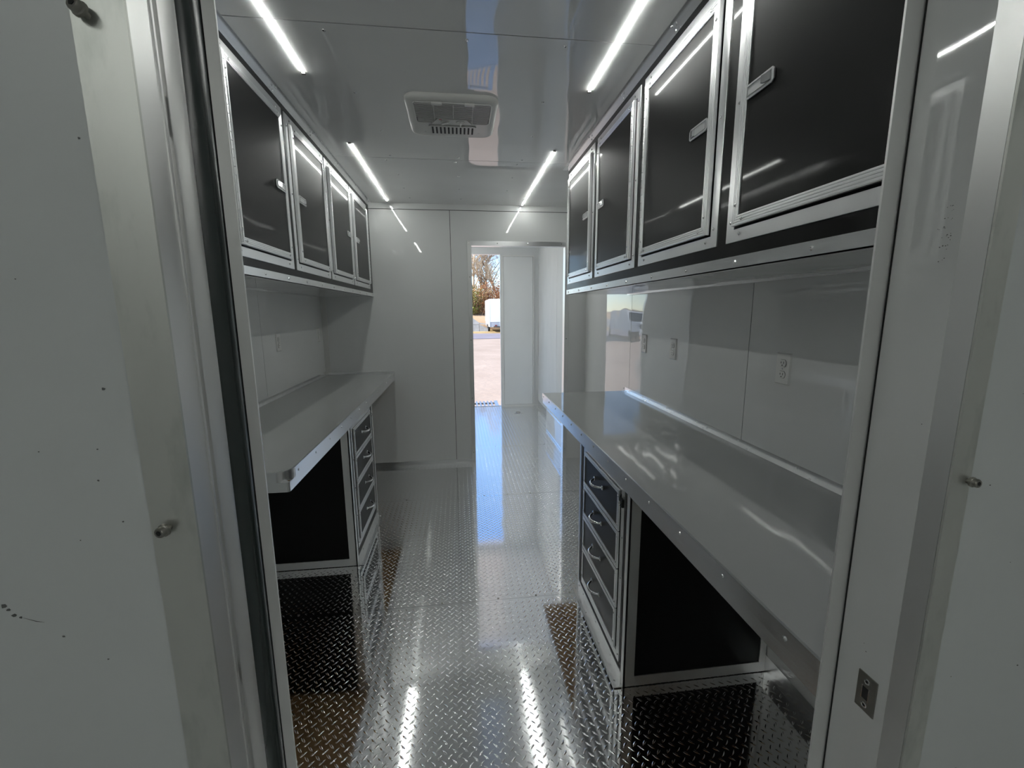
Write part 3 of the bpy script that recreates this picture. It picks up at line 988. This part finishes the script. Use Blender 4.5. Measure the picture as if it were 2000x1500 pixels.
# sloping concrete wall
cw = thing('retaining_wall', (1.6, 41.5, GZ), 'low grey concrete block wall with a sloping top edge', 'wall')
xs = [-2.2, -.55, 1.1, 1.9, 2.75]
zt = lambda x: min(1.45, max(.32, 1.45 - (x - 1.1) * .72))
for i in range(4):
    for z0, z1 in ((0, .70), (.72, 3)):
        x0, x1 = xs[i] + .015, xs[i + 1] - .015
        a, c = min(z1, zt(x0)), min(z1, zt(x1))
        if a <= z0 + .02:
            continue
        c = max(c, z0 + .01)
        MB().prism([(x0, 41.2, GZ + z0), (x1, 41.2, GZ + z0), (x1, 41.2, GZ + c), (x0, 41.2, GZ + a)], (0, 0, 0), (0, .6, 0)).build('concrete_block', 'concrete', cw)

# white box trailer across the yard
tl = thing('box_trailer', (4.0, 41.5, GZ), 'white box trailer parked across the yard', 'trailer')
bx0, bx1, by0, by1 = 2.72, 5.1, 38.9, 45.2
box('body', 'trailer_white', tl, bx0, bx1, by0, by1, GZ + .95, GZ + 3.02, bevel=.04)
box('skirt', 'trailer_grey', tl, bx0 + .02, bx1 - .02, by0 + .02, by1 - .02, GZ + .52, GZ + .949)
box('corner_trim', 'aluminium', tl, bx0 - .01, bx0 + .05, by0 - .01, by0 + .05, GZ + .55, GZ + 3.0)
box('corner_trim', 'aluminium', tl, bx1 - .05, bx1 + .01, by0 - .01, by0 + .05, GZ + .55, GZ + 3.0)
box('upright_joint', 'aluminium', tl, 3.62, 3.65, by0 + .012, by0 + .03, GZ + .55, GZ + .94)
for yy in (41.6, 42.6):
    for xx, sg in ((bx0, -1), (bx1, 1)):
        w_ = MB().lathe((xx + sg * -.22, yy, GZ + .36), (sg, 0, 0), [(.24, 0), (.34, .02), (.36, .06), (.36, .18), (.33, .22), (.2, .22)], 20).build('wheel', 'tyre', tl, smooth=40)
        MB().lathe((xx, yy, GZ + .36), (sg, 0, 0), [(.2, .0), (.17, .01), (.05, .02)], 16).build('wheel_rim', 'aluminium', w_, smooth=40)
MB().prism([(3.1, 38.9, GZ + .5), (4.7, 38.9, GZ + .5), (3.95, 37.5, GZ + .5), (3.85, 37.5, GZ + .5)], (0, 0, 0), (0, 0, .1)).build('tongue', 'tyre', tl)
jk = MB().tube([(3.9, 37.55, GZ + .02), (3.9, 37.55, GZ + 1.0)], .035, 8).build('jack_post', 'tyre', tl)
box('jack_foot', 'tyre', jk, 3.78, 4.02, 37.43, 37.67, GZ, GZ + .03)
box('tail_lamp', 'truck_red', tl, 3.2, 3.4, by0 - .03, by0 - .001, GZ + .62, GZ + .72)

# truck facing the doors, seen mirrored in the right wall
tk = thing('pickup_truck', (-9.2, 27.5, GZ), 'white pickup truck parked out in the yard, mirrored in the right wall', 'truck')
def tbox(name, mat, u0, u1, v0, v1, z0, z1, par=tk, **kw):
    return box(name, mat, par, -9.2 + u0, -9.2 + u1, 27.5 + v0, 27.5 + v1, GZ + z0, GZ + z1, **kw)
tbox('hood', 'trailer_white', -.98, .98, -2.7, -1.3, .62, 1.25, bevel=.08)
MB().prism([(-9.2 - .95, 27.5 - 1.35, GZ + 1.2), (-9.2 - .95, 27.5 - .6, GZ + 1.92), (-9.2 - .95, 27.5 + 1.1, GZ + 1.95), (-9.2 - .95, 27.5 + 1.4, GZ + 1.2), (-9.2 - .95, 27.5 + 1.4, GZ + .55), (-9.2 - .95, 27.5 - 1.35, GZ + .55)], (0, 0, 0), (1.9, 0, 0)).build('cab', 'trailer_white', tk)
MB().prism([(-9.2 - .8, 27.5 - 1.30, GZ + 1.27), (-9.2 + .8, 27.5 - 1.30, GZ + 1.27), (-9.2 + .74, 27.5 - .68, GZ + 1.86), (-9.2 - .74, 27.5 - .68, GZ + 1.86)], (0, 0, 0), (0, -.03, .02)).build('windscreen', 'window_glass', tk)
tbox('bed', 'trailer_white', -.95, .95, 1.41, 3.2, .6, 1.3, bevel=.04)
tbox('grille', 'tyre', -.6, .6, -2.73, -2.69, .75, 1.12)
tbox('bumper', 'aluminium', -1.0, 1.0, -2.82, -2.69, .45, .68)
for u in (-.8, .8):
    tbox('headlamp', 'window_glass', u - .16, u + .16, -2.73, -2.69, .85, 1.1)
for u, sg in ((-.98, -1), (.98, 1)):
    for v in (-1.9, 2.1):
        MB().lathe((-9.2 + u - sg * .24, 27.5 + v, GZ + .4), (sg, 0, 0), [(.25, 0), (.4, .03), (.4, .22), (.25, .26)], 20).build('wheel', 'tyre', tk, smooth=40)

# aluminium step outside the end door
st_ = thing('entry_step', (0.08, 6.6, GZ), 'aluminium grating step outside the far doorway', 'step')
box('side_rail', 'aluminium', st_, -.40, -.37, YF + .07, 6.86, -.075, -.03)
box('side_rail', 'aluminium', st_, .55, .58, YF + .07, 6.86, -.075, -.03)
for k in range(16):
    x = -.352 + k * .0586
    box('grating_bar', 'aluminium', st_, x, x + .026, YF + .07, 6.86, -.06, -.035)
for y in (YF + .08, 6.84):
    box('cross_bar', 'aluminium', st_, -.37, .55, y, y + .02, -.09, -.06)
for x in (-.39, .555):
    for y in (YF + .09, 6.82):
        box('leg', 'aluminium', st_, x, x + .025, y, y + .025, GZ, -.075)

# trees: bare winter trunks with branching limbs
def tree(name, x, y, z, h, lean, mat, label, seed, levels=4, spread=.55):
    rng = random.Random(seed)
    root = thing(name, (x, y, z), label, 'tree', 'bare winter trees behind the bank')
    trunk, limbs = MB(), MB()
    def grow(p, d, L, r, lev, mb):
        n = 5 if lev == 0 else (2 if lev == 4 else 4)
        pts, rads = [p.copy()], [r]
        kids = []
        for i in range(n):
            d = (d + Vector((rng.uniform(-1, 1), rng.uniform(-1, 1), rng.uniform(-.3, .9))) * (.05 if lev == 0 else .16)).normalized()
            p = p + d * L / n
            rr = r * (1 - .62 * (i + 1) / n)
            pts.append(p.copy())
            rads.append(rr)
            if lev < levels and (lev > 0 or i >= 1):
                for _ in range((2 if lev < 3 else 1) if lev else 3):
                    if rng.random() < (.85 if lev < 3 else .6):
                        a = rng.uniform(0, 2 * PI)
                        t_ = d.orthogonal().normalized()
                        t_ = (Matrix.Rotation(a, 3, d) @ t_)
                        kids.append((p.copy(), (d * (1 - spread) + t_ * spread + Vector((0, 0, .18))).normalized(), L * rng.uniform(.38, .58), max(rr * .62, .012), lev + 1))
        mb.tube(pts, rads, 7 if lev == 0 else (5 if lev == 1 else 3))
        for k in kids:
            grow(*k, limbs)
    grow(Vector((x, y, z - .2)), Vector((lean, 0, 1)).normalized(), h, h * .026, 0, trunk)
    trunk.build('trunk', mat, root, smooth='all', recalc=False)
    limbs.build('branches', mat, root, smooth='all', recalc=False)
    return root

TREES = [
    (1.70, 50.5, 7.4, .045, 'bark_pale', 'pale straight bare tree trunk left of the far doorway view'),
    (3.3, 53.0, 7.0, -.04, 'bark_brown', 'brown bare tree leaning slightly above the white trailer'),
    (5.3, 51.0, 6.7, -.33, 'bark_pale', 'pale bare tree leaning steeply above the white trailer'),
    (-.8, 53.0, 6.7, .05, 'bark_brown', 'brown bare tree standing left of the pale straight trunk'),
    (2.7, 57.0, 7.7, .03, 'bark_brown', 'slender bare tree set back between the pale trunks'),
    (6.6, 54.0, 7.0, .04, 'bark_brown', 'bare tree hidden right of the narrow closed door leaf'),
    (-4.5, 55.0, 7.0, -.05, 'bark_brown', 'bare tree farther left along the bank'),
    (-9.5, 52.0, 6.4, .06, 'bark_pale', 'pale bare tree far left along the bank'),
    (10.5, 53.0, 6.7, -.05, 'bark_pale', 'pale bare tree far right along the bank'),
    (-15.0, 54.0, 7.0, .02, 'bark_brown', 'brown bare tree at the left end of the bank'),
    (15.0, 55.0, 7.0, -.03, 'bark_brown', 'brown bare tree at the right end of the bank'),
]
for i, (x, y, h, ln, mt, lb) in enumerate(TREES):
    tree('bare_tree', x, y, GZ + 1.6, h, ln, mt, lb, 100 + i, levels=4 if i < 5 else 3)

def shrub(name, x, y, z, w, h, leaf, label, seed, n_stem=90, n_leaf=2600):
    rng = random.Random(seed)
    root = thing(name, (x, y, z), label, 'shrub', 'undergrowth on the bank')
    st = MB()
    tips = []
    for _ in range(n_stem):
        a = rng.uniform(0, 2 * PI)
        rr = rng.uniform(0, .35) * w
        p = Vector((x + rr * math.cos(a), y + rr * math.sin(a) * .6, z - .1))
        d = Vector((math.cos(a) * .5 * rng.random(), math.sin(a) * .3, 1)).normalized()
        pts = [p.copy()]
        for k in range(4):
            d = (d + Vector((rng.uniform(-.4, .4), rng.uniform(-.4, .4), rng.uniform(-.1, .2)))).normalized()
            p = p + d * h / 4 * rng.uniform(.7, 1.2)
            pts.append(p.copy())
            tips.append(p.copy())
        st.tube(pts, [.05, .04, .03, .02, .01], 3)
    st.build('stems', 'twig_brown', root, recalc=False)
    lf = MB()
    for _ in range(n_leaf):
        c = rng.choice(tips) + Vector((rng.gauss(0, .22), rng.gauss(0, .22), rng.gauss(0, .22)))
        a = Vector((rng.uniform(-1, 1), rng.uniform(-1, 1), rng.uniform(-1, 1))).normalized()
        b_ = a.orthogonal().normalized()
        s_ = rng.uniform(.05, .12)
        lf.add([c - a * s_, c - b_ * s_ * .5, c + a * s_, c + b_ * s_ * .5], [(0, 1, 2, 3)])
    lf.build('leaves', leaf, root, recalc=False, kind='stuff')
    return root

SHR = [
    (1.30, 49.0, 1.0, 3.0, 'leaf_green', 'yellow-green shrub at the foot of the pale straight trunk'),
    (2.35, 49.6, 2.4, 3.6, 'leaf_straw', 'straw-coloured brush in the middle of the doorway view'),
    (3.7, 49.2, 2.6, 3.4, 'leaf_rust', 'rusty brown shrub just left of the white trailer top'),
    (5.2, 50.0, 2.8, 4.2, 'leaf_rust', 'rusty brown shrub rising behind the white trailer'),
    (-.6, 49.8, 2.6, 3.2, 'leaf_straw', 'straw-coloured brush left of the green shrub'),
    (-3.6, 50.0, 3.0, 3.2, 'leaf_rust', 'rusty brown shrub well left along the bank'),
    (8.2, 50.0, 3.0, 3.6, 'leaf_straw', 'straw-coloured brush right of the white trailer'),
    (-7.4, 50.2, 3.0, 3.0, 'leaf_straw', 'straw-coloured brush far left along the bank'),
    (11.8, 50.4, 3.0, 3.4, 'leaf_rust', 'rusty brown shrub far right along the bank'),
    (-11.5, 50.4, 3.2, 3.0, 'leaf_rust', 'rusty brown shrub at the left end of the bank'),
]
for i, (x, y, w, h, lf, lb) in enumerate(SHR):
    shrub('shrub', x, y, GZ + 1.45, w, h, lf, lb, 300 + i)
